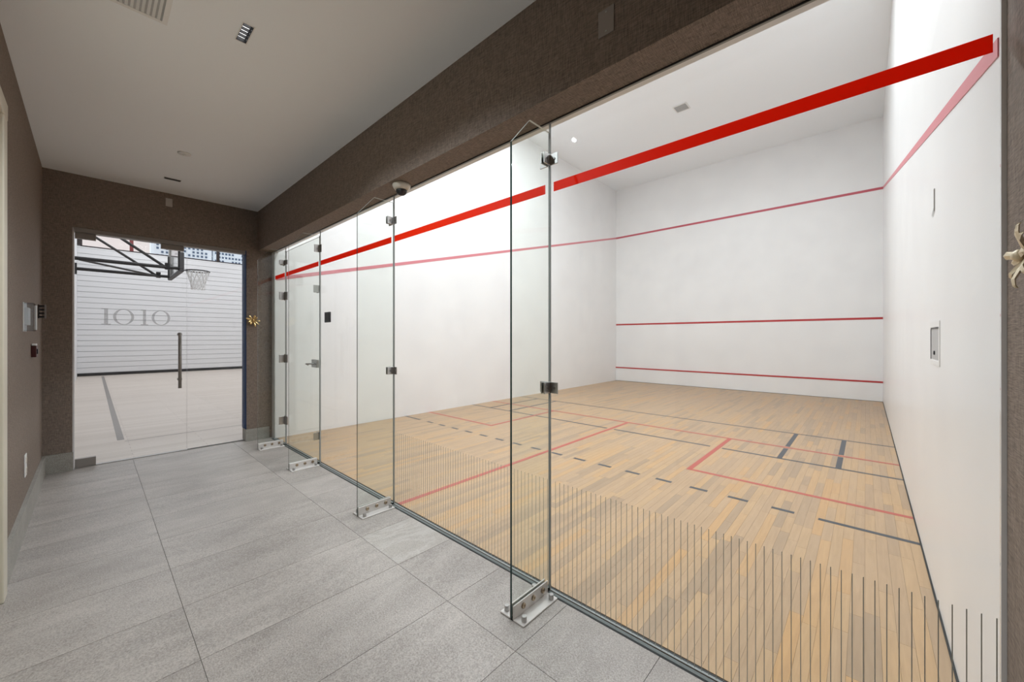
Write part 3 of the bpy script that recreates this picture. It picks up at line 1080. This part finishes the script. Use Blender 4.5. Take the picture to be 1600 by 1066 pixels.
sg = thing('gym_sidelight', (GX, -0.62, 0), 'fixed clear glass sidelight to the right of the gym door', 'sidelight')
MB().prism([(GX, -0.922, 0.010), (GX, DY1 - 0.02, 0.010), (GX, DY1 - 0.02, 2.552), (GX, -0.922, 2.552)], (-0.012, 0, 0), 0, 1).build('pane', ['door_glass', 'glass_edge'], sg)
MB().box((GX - 0.016, -0.922, 0.0075), (GX + 0.004, DY1 - 0.02, 0.0098)).build('sill_gasket', 'rubber', sg)

# ================================================================== GYM BEYOND THE DOOR
X1 = XE - 0.20
gf = struct(box('floor_gym', (GYX, GYL, -0.10), (XE - 0.062, GYR, 0.0), 'gym_maple'), 'pale wood floor of the gym', 'floor')
box('painted_line', (-14.5, -1.50, 0.0002), (-1.46, -1.43, 0.0012), 'gym_line', gf)
box('painted_line', (-1.345, -1.43, 0.0002), (-1.325, GYR, 0.0012), 'gym_line', gf)
struct(box('wall_gym_left', (GYX, GYL - 0.1, 0), (X1, GYL, GYH), 'gym_white'), 'white side wall of the gym', 'wall')
struct(box('wall_gym_right', (GYX, GYR, 0), (X1, GYR + 0.1, GYH), 'gym_white'), 'white far side wall of the gym', 'wall')
struct(MB().box((X1 - 0.02, 0.0, 0), (X1, GYR, GYH)).box((X1 - 0.02, GYL, KH), (X1, 0.0, GYH)).build('wall_gym_near', 'gym_white'), 'white near wall of the gym', 'wall')
struct(box('ceiling_gym', (GYX - 0.1, GYL, GYH), (X1, GYR, GYH + 0.1), 'ceiling_paint'), 'white ceiling of the gym', 'ceiling')
WZ0, WZ1 = 4.80, 6.3
gw = struct(MB().box((GYX - 0.2, GYL - 0.1, 0), (GYX - 0.03, GYR, WZ0)).box((GYX - 0.2, GYL - 0.1, WZ1), (GYX - 0.03, GYR, GYH)).build('wall_gym_end', 'gym_grey'),
            'white boarded end wall of the gym', 'wall')
bh = 0.20
k = 0
while 0.10 + (k + 1) * bh <= WZ0 - 0.05:
    MB().box((GYX - 0.03, GYL + 0.002, 0.10 + k * bh + 0.014), (GYX, GYR, 0.10 + (k + 1) * bh)).build('wall_board', 'gym_white', gw)
    k += 1
MB().box((GYX - 0.03, GYL + 0.002, 0.10 + k * bh + 0.006), (GYX, GYR, WZ0 - 0.04)).build('wall_board', 'gym_white', gw)
struct(box('baseboard_gym', (GYX, GYL + 0.005, 0.0005), (GYX + 0.02, GYR, 0.10), 'black'), 'black base strip under the gym end wall', 'baseboard')
# ribbon windows
edges = [-2.02, -0.68, 2.05, 4.7, 6.9]
for i in range(4):
    w = struct(MB().box((GYX - 0.10, edges[i], WZ0 - 0.04), (GYX + 0.005, edges[i + 1], WZ0)).box((GYX - 0.10, edges[i], WZ1), (GYX - 0.03, edges[i + 1], WZ1 + 0.04))
               .build('window_%d' % (i + 1), 'window_frame'), 'dark framed ribbon window high in the gym end wall', 'window')
    MB().box((GYX - 0.07, edges[i] + 0.05, WZ0), (GYX - 0.062, edges[i + 1] - 0.05, WZ1)).build('pane', 'window_glass', w)
    MB().box((GYX - 0.10, edges[i] - (0.08 if i == 0 else 0.055), WZ0), (GYX + 0.004, edges[i] + 0.05, WZ1)).build('mullion', 'window_red' if i == 1 else 'window_frame', w)
for (x, y) in GYM_LIGHTS:
    o = thing('gym_light', (x, y, GYH), 'square white panel light on the gym ceiling', 'ceiling light', 'gym panel lights')
    MB().box((x - 0.64, y - 0.64, GYH - 0.04), (x + 0.64, y + 0.64, GYH - 0.001)).build('body', 'white_plastic', o)
    MB().box((x - 0.60, y - 0.60, GYH - 0.048), (x + 0.60, y + 0.60, GYH - 0.04)).build('diffuser', 'lamp_diffuser', o)

# basketball hoop on the left gym wall
hp = thing('basketball_hoop', (-6.0, GYL, 2.9), 'wall-mounted basketball hoop with glass backboard and black support arms in the gym', 'basketball hoop')
BX0, BX1, BY, BZ0, BZ1 = -6.95, -5.02, -0.385, 2.90, 3.97
fm = MB()
for (a, e) in (((BX0, BY - 0.03, BZ0), (BX0 + 0.05, BY + 0.02, BZ1)), ((BX1 - 0.05, BY - 0.03, BZ0), (BX1, BY + 0.02, BZ1)),
               ((BX0 + 0.05, BY - 0.03, BZ0), (BX1 - 0.05, BY + 0.02, BZ0 + 0.05)), ((BX0 + 0.05, BY - 0.03, BZ1 - 0.05), (BX1 - 0.05, BY + 0.02, BZ1))):
    fm.box(a, e)
fm.build('backboard_frame', 'steel', hp)
MB().box((BX0 + 0.05, BY - 0.006, BZ0 + 0.05), (BX1 - 0.05, BY + 0.006, BZ1 - 0.05)).build('backboard', 'glass', hp)
for (a, e) in (((BX0 - 0.02, BY - 0.045, BZ0 - 0.025), (BX1 + 0.02, BY + 0.035, BZ0 + 0.03)), ((BX1 - 0.01, BY - 0.045, BZ0 + 0.0301), (BX1 + 0.02, BY + 0.035, BZ0 + 0.40)),
               ((BX0 - 0.02, BY - 0.045, BZ0 + 0.0301), (BX0 + 0.01, BY + 0.035, BZ0 + 0.40))):
    MB().bbox(a, e, 0.012).build('edge_pad', 'pad_grey', hp)
RC, RR = Vector((-5.985, 0.03, 3.05)), 0.225
mb = MB()
N = 28
for k in range(N):
    a0, a1 = 2 * PI * k / N, 2 * PI * (k + 1) / N
    mb.tube(RC + Vector((math.cos(a0), math.sin(a0), 0)) * RR, RC + Vector((math.cos(a1), math.sin(a1), 0)) * RR, 0.016, 6)
mb.box((-6.10, BY + 0.02, 3.0), (-5.87, BY + 0.035, 3.06)).box((-6.05, BY + 0.035, 3.035), (-5.92, -0.17, 3.048))
mb.build('rim', 'charcoal', hp)
mb = MB()
NN = 12
lev = [(RR, 0), (0.20, -0.10), (0.165, -0.20), (0.14, -0.30), (0.125, -0.40), (0.13, -0.45)]
for j in range(len(lev) - 1):
    for k in range(NN):
        for s in (-1, 1):
            a0 = 2 * PI * (k + 0.5 * (j % 2)) / NN
            a1 = a0 + s * PI / NN
            (ra, za), (rb, zb) = lev[j], lev[j + 1]
            mb.tube(RC + Vector((math.cos(a0) * ra, math.sin(a0) * ra, za)), RC + Vector((math.cos(a1) * rb, math.sin(a1) * rb, zb)), 0.013, 4)
mb.build('net', 'net_white', hp)
ZN = 2.95
for x in (-4.98 - 0.12, -6.80):
    MB().tube((x, -1.96, ZN), (x, BY - 0.03, ZN), 0.036, 10).build('support_arm', 'black', hp)
    MB().box((x - 0.08, GYL, ZN - 0.12), (x + 0.08, -1.96, ZN + 0.12)).build('wall_bracket', 'black', hp)
    MB().box((x - 0.06, GYL, 3.80), (x + 0.06, -2.0, 4.08)).build('wall_bracket', 'black', hp)
    MB().tube((x, -2.0, 3.94), (x, -0.68, ZN + 0.02), 0.028, 8).build('brace', 'black', hp)
    MB().tube((x, -0.62, ZN - 0.05), (x, -0.62, ZN + 0.09), 0.045, 8).build('collar', 'black', hp)
    MB().box((x - 0.03, BY - 0.06, BZ0), (x + 0.03, BY - 0.03, BZ0 + 0.55)).build('upright', 'black', hp)
MB().tube((-5.10, -1.90, ZN - 0.02), (-6.78, -0.60, ZN - 0.02), 0.022, 8).build('cross_brace', 'black', hp)


# far towers seen through the ribbon windows
def tower(x, y0, y1, h, mat, label, win, pitch_y=2.4, pitch_z=2.5):
    t_ = thing('tower', (x, (y0 + y1) / 2, 0), label, 'building')
    MB().box((x - 20, y0, 0), (x, y1, h)).build('facade', mat, t_)
    if win:
        mb = MB()
        y = y0 + 1.2
        while y + 1.9 < y1:
            z = 30
            while z + 1.9 < h - 1:
                if random.random() < 0.82:
                    mb.box((x, y, z), (x + 0.25, y + 1.25, z + 1.45))
                z += pitch_z
            y += pitch_y
        o = mb.build('windows', 'tower_window', t_)
        o['kind'] = 'stuff'
    return t_


tower(-352, 27, 58.5, 110, 'tower_white', 'white office tower with small windows seen through the gym window', True)
tower(-356, 60, 100, 105, 'tower_white', 'white tower with narrow window rows farther right through the gym window', True, 2.1, 2.9)
tower(-300, -60, 21, 80, 'tower_pink', 'plain pale pink building behind the left gym windows', False)
